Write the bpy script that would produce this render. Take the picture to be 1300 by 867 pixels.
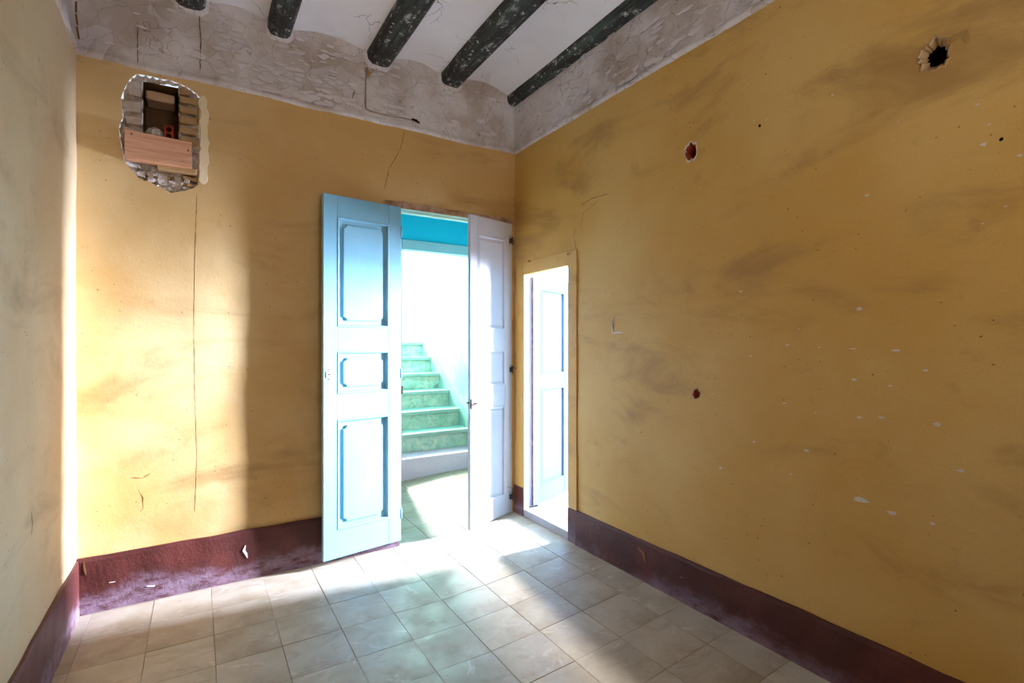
import bpy, bmesh, math, random
from mathutils import Vector, Matrix, noise
from mathutils.geometry import delaunay_2d_cdt

for o in list(bpy.data.objects):
    bpy.data.objects.remove(o, do_unlink=True)
SC = bpy.context.scene
COL = SC.collection
D = 3.8                      # metres from camera to back wall; plans below are in units of D
TH = math.radians(31.8)
H0 = .413                    # camera height (units of D)
FPX = 643.6
R = random.Random(7)

# ------------------------------------------------------------------ camera, world, lights, exposure
cam_d = bpy.data.cameras.new('camera'); cam = bpy.data.objects.new('camera', cam_d); COL.objects.link(cam)
cam.location = (0, 0, H0 * D); cam.rotation_euler = (math.pi / 2, 0, -TH)
cam_d.sensor_width = 36; cam_d.lens = FPX / 1300 * 36; cam_d.shift_y = 1.5 / 1300; cam_d.clip_start = .02
SC.camera = cam
SC.view_settings.view_transform = 'Standard'; SC.view_settings.look = 'None'
SC.view_settings.gamma = 1; SC.view_settings.use_curve_mapping = False
SC.view_settings.exposure = 0.08
w = bpy.data.worlds.new('World'); SC.world = w; w.use_nodes = True
w.node_tree.nodes['Background'].inputs[0].default_value = (.75, .86, 1, 1)
w.node_tree.nodes['Background'].inputs[1].default_value = 1.0

def W(x, y, z):              # plan units -> metres (z measured from camera height)
    return Vector((x * D, y * D, (z + H0) * D))

def area(name, pos, direction, sx, sy, power, col, spread=180):
    l = bpy.data.lights.new(name, 'AREA'); l.shape = 'RECTANGLE'; l.size = sx * D; l.size_y = sy * D
    l.energy = power; l.color = col; l.spread = math.radians(spread)
    o = bpy.data.objects.new(name, l); COL.objects.link(o)
    o.location = W(*pos); o.rotation_euler = Vector(direction).to_track_quat('-Z', 'Y').to_euler()
    return o
# daylight at the side-room French window and stair landing window; rear and right fills are added
area('side_room_window_light', (2.112, .525, -.13), (-1, .24, 0), .16, .42, 440, (.64, .74, 1.0), 80)
area('side_room_transom_light', (2.112, .525, .29), (-1, .24, -.22), .16, .40, 1150, (.66, .74, 1.0), 80)
area('landing_window_light', (.635, 2.285, .42), (0, -1, -.25), .13, .42, 600, (1.0, .97, .97), 120)
area('rear_fill_light', (.30, -.435, .10), (0, 1, .9), .34, .50, 27, (1.0, .95, .90), 135)  # added fill lamp behind the camera, tilted up to lift the ceiling
area('right_fill_light', (.615, -.20, .08), (-1, 0, .5), .26, .46, 9, (1.0, .96, .94), 140)  # added fill lamp towards the left wall; no opening in the wall here

# ------------------------------------------------------------------ helpers
def lin(r, g, b):
    f = lambda c: (c / 255 / 12.92) if c / 255 <= .04045 else ((c / 255 + .055) / 1.055) ** 2.4
    return (f(r), f(g), f(b), 1)

def tag(o, label=None, cat=None, group=None, kind=None):
    if label: o['label'] = label
    if cat: o['category'] = cat
    if group: o['group'] = group
    if kind: o['kind'] = kind
    return o

def link(name, bm, mat, parent=None, smooth=False, mats=None):
    me = bpy.data.meshes.new(name)
    bmesh.ops.recalc_face_normals(bm, faces=bm.faces[:])
    bm.to_mesh(me); bm.free()
    for m in (mats or [mat]): me.materials.append(m)
    if smooth:
        for p in me.polygons: p.use_smooth = True
    o = bpy.data.objects.new(name, me); COL.objects.link(o)
    if parent: o.parent = parent
    return o

def empty(name, loc=(0, 0, 0), rz=0, parent=None):
    o = bpy.data.objects.new(name, None); COL.objects.link(o); o.location = loc; o.rotation_euler = (0, 0, rz)
    o.empty_display_size = .1
    if parent: o.parent = parent
    return o

def box(bm, a, b, bev=0, mi=0):
    a = Vector(a); b = Vector(b); c = (a + b) / 2; s = b - a
    r = bmesh.ops.create_cube(bm, size=1, matrix=Matrix.Translation(c) @ Matrix.Diagonal((abs(s.x), abs(s.y), abs(s.z), 1)))
    vs = r['verts']
    if bev:
        es = list({e for v in vs for e in v.link_edges})
        rr = bmesh.ops.bevel(bm, geom=es, offset=bev, segments=1, affect='EDGES')
        for f in rr['faces']: f.material_index = mi
    if mi:
        for f in {f for v in vs if v.is_valid for f in v.link_faces}: f.material_index = mi
    return bm

def hexa(bm, p):             # eight corners: bottom ring 0-3, top ring 4-7
    v = [bm.verts.new(q) for q in p]
    for f in ((0, 3, 2, 1), (4, 5, 6, 7), (0, 1, 5, 4), (1, 2, 6, 5), (2, 3, 7, 6), (3, 0, 4, 7)):
        bm.faces.new([v[i] for i in f])
    return v

def tube(bm, pts, r, n=6):
    rings = []
    for i, p in enumerate(pts):
        p = Vector(p); a = Vector(pts[max(i - 1, 0)]); b = Vector(pts[min(i + 1, len(pts) - 1)])
        t = (b - a).normalized(); u = t.orthogonal().normalized() if i == 0 else (u - t * u.dot(t)).normalized()
        v = t.cross(u); rr = r if not isinstance(r, (list, tuple)) else r[i]
        rings.append([bm.verts.new(p + (u * math.cos(2 * math.pi * k / n) + v * math.sin(2 * math.pi * k / n)) * rr) for k in range(n)])
    for A, B in zip(rings, rings[1:]):
        for k in range(n): bm.faces.new((A[k], A[(k + 1) % n], B[(k + 1) % n], B[k]))
    bm.faces.new(rings[0][::-1]); bm.faces.new(rings[-1])

def inpoly(p, poly):
    c = False; j = len(poly) - 1
    for i in range(len(poly)):
        a, b = poly[i], poly[j]
        if (a[1] > p[1]) != (b[1] > p[1]) and p[0] < (b[0] - a[0]) * (p[1] - a[1]) / (b[1] - a[1]) + a[0]: c = not c
        j = i
    return c

def subdiv(poly, step):
    out = []
    for i, a in enumerate(poly):
        b = poly[(i + 1) % len(poly)]; L = math.hypot(b[0] - a[0], b[1] - a[1]); n = max(1, round(L / step))
        for k in range(n): out.append((a[0] + (b[0] - a[0]) * k / n, a[1] + (b[1] - a[1]) * k / n))
    return out

def plate(outer, holes, step, fn, hstep=None):
    """triangulated sheet with real openings, each vertex placed by fn(a, b)"""
    loops = [subdiv(outer, step)] + [subdiv(h, hstep or step) for h in holes]
    vs, es = [], []
    for lp in loops:
        s = len(vs); vs += [Vector(p) for p in lp]; es += [(s + i, s + (i + 1) % len(lp)) for i in range(len(lp))]
    bp = vs[:]
    x0 = min(p[0] for p in outer); x1 = max(p[0] for p in outer); y0 = min(p[1] for p in outer); y1 = max(p[1] for p in outer)
    cell = {}
    for p in bp: cell.setdefault((int(p.x // step), int(p.y // step)), []).append(p)
    nx = int((x1 - x0) / step); ny = int((y1 - y0) / step)
    for i in range(1, nx + 1):
        for j in range(1, ny + 1):
            p = Vector((x0 + (i - .5 * (j % 2)) * step, y0 + j * step))
            if not (x0 < p.x < x1 and y0 < p.y < y1): continue
            k = (int(p.x // step), int(p.y // step))
            if any((q - p).length < step * .45 for a in (-1, 0, 1) for b in (-1, 0, 1) for q in cell.get((k[0] + a, k[1] + b), ())): continue
            if any(inpoly(p, h) for h in holes): continue
            vs.append(p)
    V, E, F, *_ = delaunay_2d_cdt(vs, es, [], 0, 1e-7)
    bm = bmesh.new(); bv = [bm.verts.new(fn(v.x, v.y)) for v in V]
    for f in F:
        c = sum((V[i] for i in f), Vector((0, 0))) / len(f)
        if not inpoly(c, outer) or any(inpoly(c, h) for h in holes): continue
        bm.faces.new([bv[i] for i in f])
    bmesh.ops.delete(bm, geom=[v for v in bm.verts if not v.link_faces], context='VERTS')
    return bm

def bk(px, py):              # a spot on the back wall (x, z)
    a = math.atan((px - 650) / FPX) + TH; Z = math.cos(a - TH) / math.cos(a)
    return (math.tan(a), (435 - py) * Z / FPX)
XR, XL = .6267, -.1566
def rt(px, py):              # a spot on the right wall (y, z)
    a = math.atan((px - 650) / FPX) + TH; y = XR / math.tan(a); Z = XR / math.sin(a) * math.cos(a - TH)
    return (y, (435 - py) * Z / FPX)
def lf(px, py):
    a = math.atan((px - 650) / FPX) + TH; y = XL / math.tan(a); Z = XL / math.sin(a) * math.cos(a - TH)
    return (y, (435 - py) * Z / FPX)
def sst(t): t = max(0, min(1, t)); return t * t * (3 - 2 * t)
def fz(x): return -.413 + .023 * sst((x - .30) / .40)     # the old floor rises to the right

# ------------------------------------------------------------------ materials
class NT:
    def __init__(s, name, rough=.8, spec=.3):
        s.m = bpy.data.materials.new(name); s.m.use_nodes = True; s.t = s.m.node_tree; s.N = s.t.nodes; s.L = s.t.links
        s.b = s.N['Principled BSDF']; s.b.inputs['Roughness'].default_value = rough
        s.b.inputs['Specular IOR Level'].default_value = spec
        tc = s.N.new('ShaderNodeTexCoord'); s.co = tc.outputs['Object']
    def n(s, typ, ins=None, **kw):
        n = s.N.new('ShaderNode' + typ)
        for k, v in kw.items(): setattr(n, k, v)
        for k, v in (ins or {}).items():
            if isinstance(v, bpy.types.NodeSocket): s.L.new(v, n.inputs[k])
            else: n.inputs[k].default_value = v
        return n
    def scale(s, v, off=None):
        return s.n('Mapping', {'Vector': off or s.co, 'Scale': v}).outputs[0]
    def noise(s, sc, det=5, rough=.6, vec=None, dist=0):
        return s.n('TexNoise', {'Vector': vec or s.co, 'Scale': sc, 'Detail': det, 'Roughness': rough, 'Distortion': dist}).outputs['Fac']
    def vor(s, sc, vec=None, feature='F1', out='Distance', rnd=1):
        return s.n('TexVoronoi', {'Vector': vec or s.co, 'Scale': sc, 'Randomness': rnd}, feature=feature).outputs[out]
    def ramp(s, f, a, b, c0=0, c1=1):
        r = s.n('MapRange', {'Value': f, 'From Min': a, 'From Max': b, 'To Min': c0, 'To Max': c1}, interpolation_type='SMOOTHSTEP')
        return r.outputs[0]
    def mix(s, f, a, b, mode='MIX'):
        n = s.N.new('ShaderNodeMix'); n.data_type = 'RGBA'; n.blend_type = mode; n.clamp_factor = True
        for i, v in ((0, f), (6, a), (7, b)):
            if isinstance(v, bpy.types.NodeSocket): s.L.new(v, n.inputs[i])
            else: n.inputs[i].default_value = v
        return n.outputs[2]
    def math(s, op, a, b=0):
        return s.n('Math', {0: a, 1: b}, operation=op).outputs[0]
    def warp(s, sc, amt):
        nz = s.n('TexNoise', {'Vector': s.co, 'Scale': sc, 'Detail': 3}).outputs['Color']
        v = s.n('VectorMath', {0: nz, 1: (.5, .5, .5)}, operation='SUBTRACT').outputs[0]
        v = s.n('VectorMath', {0: v, 3: amt}, operation='SCALE').outputs[0]
        return s.n('VectorMath', {0: s.co, 1: v}, operation='ADD').outputs[0]
    def color(s, c):
        if isinstance(c, bpy.types.NodeSocket): s.L.new(c, s.b.inputs['Base Color'])
        else: s.b.inputs['Base Color'].default_value = c
    def bump(s, h, st=.3, d=.01, prev=None):
        ins = {'Height': h, 'Strength': st, 'Distance': d}
        if prev: ins['Normal'] = prev
        o = s.n('Bump', ins).outputs[0]; s.L.new(o, s.b.inputs['Normal']); return o

def plaster(name, base, light, dark, chips=.5, bump=.5):
    s = NT(name, .62, .5)
    big = s.ramp(s.noise(.9, 4, .55), .35, .68)
    c = s.mix(big, base, light)
    st = s.ramp(s.noise(1.0, 6, .62, s.scale((1.1, 1.1, 3.2)), .6), .51, .76)
    c = s.mix(s.math('MULTIPLY', st, .66), c, dark)
    blot = s.ramp(s.noise(5, 6, .7), .58, .8)
    c = s.mix(s.math('MULTIPLY', blot, .42), c, dark)
    pale = s.ramp(s.noise(2.3, 7, .65, None, .8), .60, .78)
    c = s.mix(s.math('MULTIPLY', pale, .35), c, light)
    # small knocks: pale flecks and dark pits
    fl = s.math('MULTIPLY', s.ramp(s.vor(13, s.warp(30, .03)), .10, .07), s.ramp(s.noise(1.7, 2), .52, .60))
    c = s.mix(s.math('MULTIPLY', fl, .6 * chips), c, lin(205, 190, 165))
    pit = s.math('MULTIPLY', s.ramp(s.vor(21, s.warp(40, .02)), .10, .06), s.ramp(s.noise(2.9, 2), .47, .55))
    c = s.mix(s.math('MULTIPLY', pit, .7), c, lin(70, 48, 24))
    grain = s.noise(160, 2)
    c = s.mix(s.math('MULTIPLY', s.ramp(grain, .4, .75), .12), c, dark)
    s.color(c)
    h = s.math('ADD', s.math('MULTIPLY', s.noise(4, 5, .5), 1.4), s.math('MULTIPLY', s.noise(60, 4, .6), .16))
    h = s.math('SUBTRACT', h, s.math('MULTIPLY', pit, .3))
    s.bump(h, bump * .6, .012)
    return s.m

M = {}
M['yellow'] = plaster('ochre_plaster', lin(202, 154, 70), lin(214, 174, 100), lin(148, 108, 54))
M['yellow_back'] = plaster('ochre_plaster_back', lin(204, 160, 92), lin(218, 186, 132), lin(156, 114, 60))
M['yellow_left'] = plaster('ochre_plaster_faded', lin(200, 168, 122), lin(216, 192, 152), lin(150, 122, 88))
M['reveal'] = plaster('white_reveal', lin(160, 160, 168), lin(174, 174, 182), lin(190, 190, 195), .3)

def maroon():
    s = NT('maroon_paint', .5, .4)
    c = s.mix(s.ramp(s.noise(3, 5), .4, .7), lin(72, 28, 22), lin(94, 42, 33))
    zz = s.n('SeparateXYZ', {0: s.co}).outputs[2]
    low = s.ramp(s.math('ADD', zz, s.math('MULTIPLY', s.math('SUBTRACT', s.noise(2.2, 6, .7), .5), .34)), .16, .05)
    wear = s.math('MULTIPLY', low, s.ramp(s.noise(9, 7, .7, s.scale((1, 1, 2.5))), .32, .58))
    c = s.mix(s.math('MULTIPLY', wear, .75), c, lin(140, 116, 130))
    c = s.mix(s.ramp(s.noise(14, 7, .75, None, 1), .70, .74), c, lin(196, 180, 178))
    s.color(c)
    s.bump(s.noise(30, 6, .7), .6, .008)
    return s.m
M['maroon'] = maroon()

def band():
    s = NT('peeling_whitewash', .9, .15)
    v = s.warp(3, .22)
    cells = s.vor(6.5, v, out='Color'); cc = s.n('SeparateColor', {0: cells}).outputs[0]
    edge = s.ramp(s.vor(6.5, v, 'DISTANCE_TO_EDGE'), .0, .05)
    c = s.mix(s.ramp(s.noise(1.6, 6, .65), .38, .62), lin(222, 214, 212), lin(184, 168, 156))
    c = s.mix(s.math('MULTIPLY', s.ramp(cc, .45, .9), .45), c, lin(222, 216, 220))
    st = s.ramp(s.noise(2.6, 7, .7, None, 1.2), .58, .72)
    c = s.mix(s.math('MULTIPLY', st, .45), c, lin(140, 116, 96))
    c = s.mix(s.math('MULTIPLY', s.ramp(s.vor(4.1, s.warp(5, .4), 'DISTANCE_TO_EDGE'), .012, .002), .5), c, lin(96, 78, 66))
    s.color(c)
    h = s.math('ADD', s.math('MULTIPLY', cc, .5), s.math('MULTIPLY', s.noise(26, 5, .65), .5))
    h = s.math('MULTIPLY', h, edge)
    s.bump(h, .5, .012)
    return s.m
M['band'] = band()
def white_old(name, a, b, d, crack=.5, bumpd=.01):
    s = NT(name, .88, .15)
    c = s.mix(s.ramp(s.noise(1.3, 6, .6), .35, .68), a, b)
    c = s.mix(s.math('MULTIPLY', s.ramp(s.noise(3.4, 8, .72, None, .7), .60, .72), .4), c, d)
    ck = s.ramp(s.vor(2.2, s.warp(4, .5), 'DISTANCE_TO_EDGE'), .010, .001)
    ck = s.math('MULTIPLY', ck, s.ramp(s.noise(1.9, 2), .5, .6))
    c = s.mix(s.math('MULTIPLY', ck, crack), c, lin(92, 74, 64))
    s.color(c); s.bump(s.noise(13, 6, .62), .4, bumpd)
    return s.m
M['vault'] = white_old('vault_whitewash', lin(234, 230, 232), lin(242, 240, 242), lin(206, 190, 178), .8)
M['flake'] = white_old('whitewash_flake', lin(226, 218, 218), lin(214, 204, 200), lin(176, 160, 148), .2)
M['patch'] = white_old('bare_plaster', lin(236, 214, 172), lin(240, 222, 186), lin(210, 180, 126), .2)
M['chip'] = white_old('chip_plaster', lin(206, 196, 186), lin(216, 208, 198), lin(150, 146, 140), .2)
M['rubble'] = white_old('rubble_mortar', lin(176, 156, 138), lin(206, 194, 186), lin(96, 70, 50), .9, .03)
M['cavity'] = white_old('cavity_earth', lin(120, 88, 58), lin(98, 70, 44), lin(50, 32, 20), .6, .02)
M['oldbrick'] = white_old('old_brick', lin(164, 128, 84), lin(186, 152, 110), lin(110, 80, 50), .5, .02)
M['paleblock'] = white_old('pale_block', lin(222, 184, 152), lin(214, 176, 140), lin(170, 130, 92), .2)

def simple(name, c, rough=.6, spec=.4, c2=None, sc=8, bump=.15, metal=0):
    s = NT(name, rough, spec); s.b.inputs['Metallic'].default_value = metal
    s.color(s.mix(s.ramp(s.noise(sc, 5), .35, .7), c, c2 or c)); s.bump(s.noise(sc * 5, 4), bump, .004); return s.m
M['redbrick'] = simple('red_brick', lin(150, 62, 40), .9, .1, lin(176, 84, 56))
M['dark'] = simple('dark_void', lin(28, 18, 14), 1, .05)
M['iron'] = simple('rusty_iron', lin(74, 62, 58), .6, .4, lin(108, 84, 70), 30, .4, .5)
M['grout'] = simple('grout', lin(132, 122, 104), .95, .1)
M['lintel'] = simple('lintel_wood', lin(186, 150, 122), .85, .15, lin(140, 102, 74), 12, .6)
M['cable'] = simple('cable_sheath', lin(150, 124, 98), .6, .3)
M['seam'] = simple('dark_seam', lin(112, 82, 48), 1, .05)
M['curtain'] = simple('window_wood', lin(225, 228, 232), .5)

def beam_mat():
    s = NT('black_green_beam', .62, .35)
    v = s.scale((9, 1.1, 9))
    c = s.mix(s.ramp(s.noise(1.6, 6, .65, v), .42, .66), lin(44, 42, 42), lin(74, 88, 80))
    c = s.mix(s.ramp(s.noise(.8, 3), .55, .68), c, lin(66, 56, 52))
    ws = s.math('MULTIPLY', s.ramp(s.noise(5, 8, .8, s.scale((4, 1.6, 4))), .54, .63), s.ramp(s.noise(1.3, 2), .30, .5))
    c = s.mix(s.math('MULTIPLY', ws, .8), c, lin(186, 188, 182))
    sp = s.math('MULTIPLY', s.ramp(s.vor(20, s.warp(34, .06)), .24, .14), s.ramp(s.noise(6, 2), .44, .52))
    c = s.mix(sp, c, lin(205, 203, 198))
    ck = s.ramp(s.noise(3, 4, .6, s.scale((22, .7, 22))), .44, .36)
    c = s.mix(s.math('MULTIPLY', ck, .7), c, lin(12, 10, 9))
    s.color(c); s.bump(s.math('ADD', s.noise(2, 6, .7, s.scale((14, 1, 14))), s.noise(18, 4)), .8, .015); return s.m
M['beam'] = beam_mat()

def tile_mat(name, a, b, vein):
    s = NT(name, .36, .45)
    rnd = s.n('ObjectInfo').outputs['Random']
    off = s.n('VectorMath', {0: s.co, 1: s.n('CombineXYZ', {0: s.math('MULTIPLY', rnd, 37), 1: s.math('MULTIPLY', rnd, 91), 2: s.math('MULTIPLY', rnd, 13)}).outputs[0]}, operation='ADD').outputs[0]
    c = s.mix(s.ramp(s.noise(3, 5, .6, off), .35, .68), a, b)
    mp = s.n('Mapping', {'Vector': off, 'Rotation': (0, 0, .5), 'Scale': (2.0, 4.2, 1)}).outputs[0]
    vn = s.ramp(s.noise(1.6, 7, .66, mp, 1.5), .52, .66)
    c = s.mix(s.math('MULTIPLY', vn, .30), c, vein)
    c = s.mix(s.math('MULTIPLY', s.ramp(s.noise(2.2, 8, .72, s.co), .48, .66), .42), c, vein)
    c = s.mix(s.math('MULTIPLY', s.ramp(s.noise(4, 8, .7, off, 2), .58, .68), .4), c, lin(222, 216, 206))
    c = s.mix(s.math('MULTIPLY', s.ramp(s.noise(22, 4, .7, off), .66, .74), .5), c, lin(120, 104, 84))
    tone = s.n('HueSaturation', {'Color': c, 'Value': s.ramp(rnd, 0, 1, .93, 1.05)}).outputs[0]
    s.color(tone)
    s.L.new(s.ramp(s.noise(5, 5, .7, off), .3, .7, .30, .62), s.b.inputs['Roughness'])
    s.bump(s.noise(40, 4, .6, off), .12, .004); return s.m
M['tile'] = tile_mat('marble_tile', lin(184, 172, 152), lin(166, 152, 128), lin(140, 118, 90))
M['tile_pale'] = tile_mat('pale_tile', lin(176, 176, 180), lin(160, 160, 166), lin(140, 136, 136))

def paint(name, a, b, chipc, chip=.74, rough=.5, spec=.4):
    s = NT(name, rough, spec)
    c = s.mix(s.ramp(s.noise(1.6, 5), .35, .7), a, b)
    v = s.scale((14, 14, .8))
    c = s.mix(s.math('MULTIPLY', s.ramp(s.noise(2, 5, .6, v), .5, .75), .25), c, b)
    c = s.mix(s.math('MULTIPLY', s.ramp(s.noise(11, 8, .8, None, .6), chip, chip + .02), .85), c, chipc)
    s.color(c); s.bump(s.math('ADD', s.noise(3, 5, .6, v), s.math('MULTIPLY', s.noise(50, 3), .3)), .25, .003); return s.m
M['blue_door'] = paint('pale_blue_door_paint', lin(120, 172, 190), lin(132, 182, 198), lin(70, 78, 86))
M['white_door'] = paint('white_door_paint', lin(204, 200, 200), lin(214, 210, 210), lin(110, 96, 90), .745)
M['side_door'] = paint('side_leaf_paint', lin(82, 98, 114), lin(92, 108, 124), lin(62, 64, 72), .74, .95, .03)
M['frame_blue'] = paint('pale_blue_frame_paint', lin(156, 206, 224), lin(170, 214, 228), lin(100, 120, 124))
M['soffit'] = paint('pale_green_paint', lin(190, 226, 214), lin(206, 232, 224), lin(120, 130, 110))
M['cyan'] = paint('cyan_wall_paint', lin(14, 206, 248), lin(26, 210, 250), lin(190, 224, 226), .73, .8)
M['teal'] = white_old('teal_wall_plaster', lin(132, 196, 198), lin(190, 222, 220), lin(235, 244, 240), .2)
M['paleblue_wall'] = white_old('pale_blue_wall', lin(170, 214, 228), lin(190, 224, 234), lin(214, 232, 236), .1)
M['hallwhite'] = white_old('hall_whitewash', lin(214, 228, 222), lin(228, 236, 230), lin(180, 210, 200), .2)
M['tread'] = paint('green_tread_paint', lin(128, 176, 162), lin(146, 190, 176), lin(180, 186, 170), .68, .55)
M['nosing'] = paint('worn_nosing', lin(150, 170, 156), lin(128, 150, 138), lin(84, 78, 66), .66, .5)
def riser_mat():
    s = NT('crumbling_green_riser', .9, .15)
    c = s.mix(s.ramp(s.noise(7, 6), .35, .65), lin(160, 186, 164), lin(186, 202, 182))
    c = s.mix(s.ramp(s.noise(4.5, 7, .7, None, 1), .52, .60), c, lin(206, 206, 184))
    ck = s.ramp(s.vor(5, s.warp(9, .25), 'DISTANCE_TO_EDGE'), .03, .004)
    c = s.mix(s.math('MULTIPLY', ck, .35), c, lin(92, 94, 72))
    s.color(c); s.bump(s.noise(14, 6, .7), .5, .02); return s.m
M['riser'] = riser_mat()
M['plinth'] = white_old('faded_maroon_plinth', lin(212, 192, 208), lin(198, 178, 196), lin(224, 216, 224), .3)

def pine():
    s = NT('pink_pine', .6, .3)
    v = s.scale((1.2, 8, 26))
    c = s.mix(s.ramp(s.noise(1.4, 5, .6, v, .8), .35, .7), lin(216, 164, 128), lin(190, 128, 96))
    c = s.mix(s.ramp(s.vor(6, s.scale((1, 1, 3))), .10, .05), c, lin(96, 54, 36))
    s.color(c); s.bump(s.noise(2, 4, .6, v), .2, .003); return s.m
M['pine'] = pine()

# ------------------------------------------------------------------ room shell
def wob(x, y, z, amp=.0022):
    return amp * (noise.noise(Vector((x * 5.2, y * 5.2, z * 5.2))) + .45 * noise.noise(Vector((x * 17, y * 17, z * 17))))
ZY = .4375       # top edge of the ochre paint
ZT = .62
YN = -.44        # rear wall of the room

holeA = [bk(*p) for p in [(174, 93.5), (185, 95.5), (194, 97), (203, 99.7), (215, 101.5), (228, 106), (236, 110), (242.5, 114), (249, 119), (254, 124.6), (253.5, 140), (252, 160), (253, 177.5), (252.5, 195), (254.5, 213), (252, 222), (251, 234.6), (245, 239), (236, 242), (226, 243.5), (217.5, 245), (208, 240), (199, 235.7), (188, 229.5), (176, 226), (168, 217), (158.4, 205.6), (155, 190), (152.5, 176), (151, 163), (153, 155), (156, 148.5), (155, 137), (153, 125.7), (157, 114), (161.5, 105), (167, 98)]]
holeA.reverse()
DX0, DX1, DZ = .349, .6195, .2745
doorH = [(DX0, -.5), (DX1, -.5), (DX1, DZ), (DX0, DZ)]
def bfn(x, z):
    k = 1 if (z < ZY - .002) else 0
    near = min(abs(x - DX0), abs(x - DX1)) < .004 and z < DZ + .01
    return W(x, 1 + (0 if near else wob(x, 3.1, z)), z)
def dh(o, pts): return o
bmw = plate([(XL - .01, -.5 + .07), (DX0, -.43), (DX0, DZ), (DX1, DZ), (DX1, -.43), (XR + .01, -.43), (XR + .01, ZY), (XL - .01, ZY)], [holeA], .012, bfn, .0045)
wall_back = tag(link('wall_back', bmw, M['yellow_back'], smooth=True), 'ochre plastered back wall with the double doorway and a knocked-out hole', 'wall', kind='structure')

def ragged(cx, cz, r, n=16, seed=0, ax=1, az=1.15, jg=.2):
    rr = random.Random(seed); return [(cx + r * ax * math.cos(t) * (1 + rr.uniform(-jg, jg)), cz + r * az * math.sin(t) * (1 + rr.uniform(-jg, jg))) for t in [2 * math.pi * k / n for k in range(n)]]
hc = [(rt(1187, 69), .0125, 1), (rt(877, 192), .0105, 2), (rt(884, 500), .0062, 3), (rt(1271, 177), .0016, 4), (rt(965, 160), .0018, 5)]
hr = [ragged(c[0], c[1], r, 30 if r > .005 else 8, sd) for c, r, sd in hc]
SY0, SY1, SZ = .7965, .9600, .1533
def rfn(y, z):
    near = min(abs(y - SY0), abs(y - SY1)) < .004 and z < SZ + .01
    return W(XR + (0 if near else wob(7.7, y, z)), y, z)
bmw = plate([(YN, -.43), (SY0, -.43), (SY0, SZ), (SY1, SZ), (SY1, -.43), (1.01, -.43), (1.01, ZY), (YN, ZY)], hr, .0125, rfn, .0022)
wall_right = tag(link('wall_right', bmw, M['yellow'], smooth=True), 'long ochre plastered wall on the right with small doorway', 'wall', kind='structure')
bmw = plate([(YN, -.43), (1.01, -.43), (1.01, ZY), (YN, ZY)], [], .014, lambda y, z: W(XL + wob(1.7, y, z), y, z))
wall_left = tag(link('wall_left', bmw, M['yellow_left'], smooth=True), 'faded ochre plastered wall on the left', 'wall', kind='structure')

# rear wall of the room (behind the camera), with a window added for the fill light
bmw = plate([(XL - .01, -.43), (XR + .01, -.43), (XR + .01, ZT), (XL - .01, ZT)], [[(.13, -.15), (.47, -.15), (.47, .35), (.13, .35)]], .05, lambda x, z: W(x, YN, z))
tag(link('wall_rear', bmw, M['yellow']), 'ochre wall behind the viewpoint with one added window', 'wall', kind='structure')
def window_frame(name, p, ux, w_, h_, label, bars=(1, 2)):
    root = empty(name, W(*p)); tag(root, label, 'window', kind='structure')
    bm = bmesh.new(); U = Vector(ux); N = Vector((0, 0, 1)).cross(U); t = .05
    def bar(a0, a1, b0, b1):
        pts = []
        for b in (b0, b1):
            for (a, n) in ((a0, -.03), (a1, -.03), (a1, .03), (a0, .03)): pts.append(U * a + N * n + Vector((0, 0, b)))
        hexa(bm, pts)
    WW, HH = w_ * D, h_ * D
    bar(-WW / 2, -WW / 2 + t, 0, HH); bar(WW / 2 - t, WW / 2, 0, HH); bar(-WW / 2 + t, WW / 2 - t, 0, t); bar(-WW / 2 + t, WW / 2 - t, HH - t, HH)
    link('window_frame', bm, M['curtain'], root)
    for k in range(1, bars[0] + 1):
        bm = bmesh.new(); a = -WW / 2 + WW * k / (bars[0] + 1); bar(a - .02, a + .02, t, HH - t); link('mullion', bm, M['curtain'], root)
    return root
window_frame('window_1', (.30, YN + .012, -.15), (1, 0, 0), .34, .50, 'white framed window added behind the viewpoint for the fill light')  # unseen window, put in to go with the rear fill

# whitewashed band above the paint line, proud of the ochre plaster with a lumpy lower lip
def band_plate(nm, kind, a0, a1, parent, gap=None):
    bm = bmesh.new(); n = int((a1 - a0) / .006); zs = [0, .0012, .004, .0085, .010, .02] + [.02 + .0125 * k for k in range(1, 13)]
    rows = []
    for i in range(n + 1):
        a = a0 + (a1 - a0) * i / n; row = []
        lip = .0030 * noise.noise(Vector((a * 9, kind * 3.3, 0))) + .0012 * noise.noise(Vector((a * 40, kind, 2)))
        for j, dz in enumerate(zs):
            pr = (.0, .0035, .0046, .0040, .0026, .0022)[j] if j < 6 else .0022
            z = ZY - .001 + dz + (lip if j < 5 else lip * .3)
            nz = .0022 * noise.noise(Vector((a * 12, dz * 22, kind * 7))) + .0011 * noise.noise(Vector((a * 45, dz * 50, kind)))
            off = pr + (nz if j > 0 else -.003)
            row.append(bm.verts.new(W(a, 1 - off, z) if kind == 0 else W(XR - off, a, z) if kind == 1 else W(XL + off, a, z)))
        rows.append(row)
    for A, B in zip(rows, rows[1:]):
        for j in range(len(zs) - 1): bm.faces.new((A[j], A[j + 1], B[j + 1], B[j]))
    return tag(link(nm, bm, M['band'], parent, True), 'peeling greyish whitewash band above the ochre paint')
band_b = band_plate('whitewash_band', 0, XL - .004, XR + .004, wall_back)
band_r = band_plate('whitewash_band', 1, YN, 1.004, wall_right)
band_l = band_plate('whitewash_band', 2, YN, 1.004, wall_left)

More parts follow.
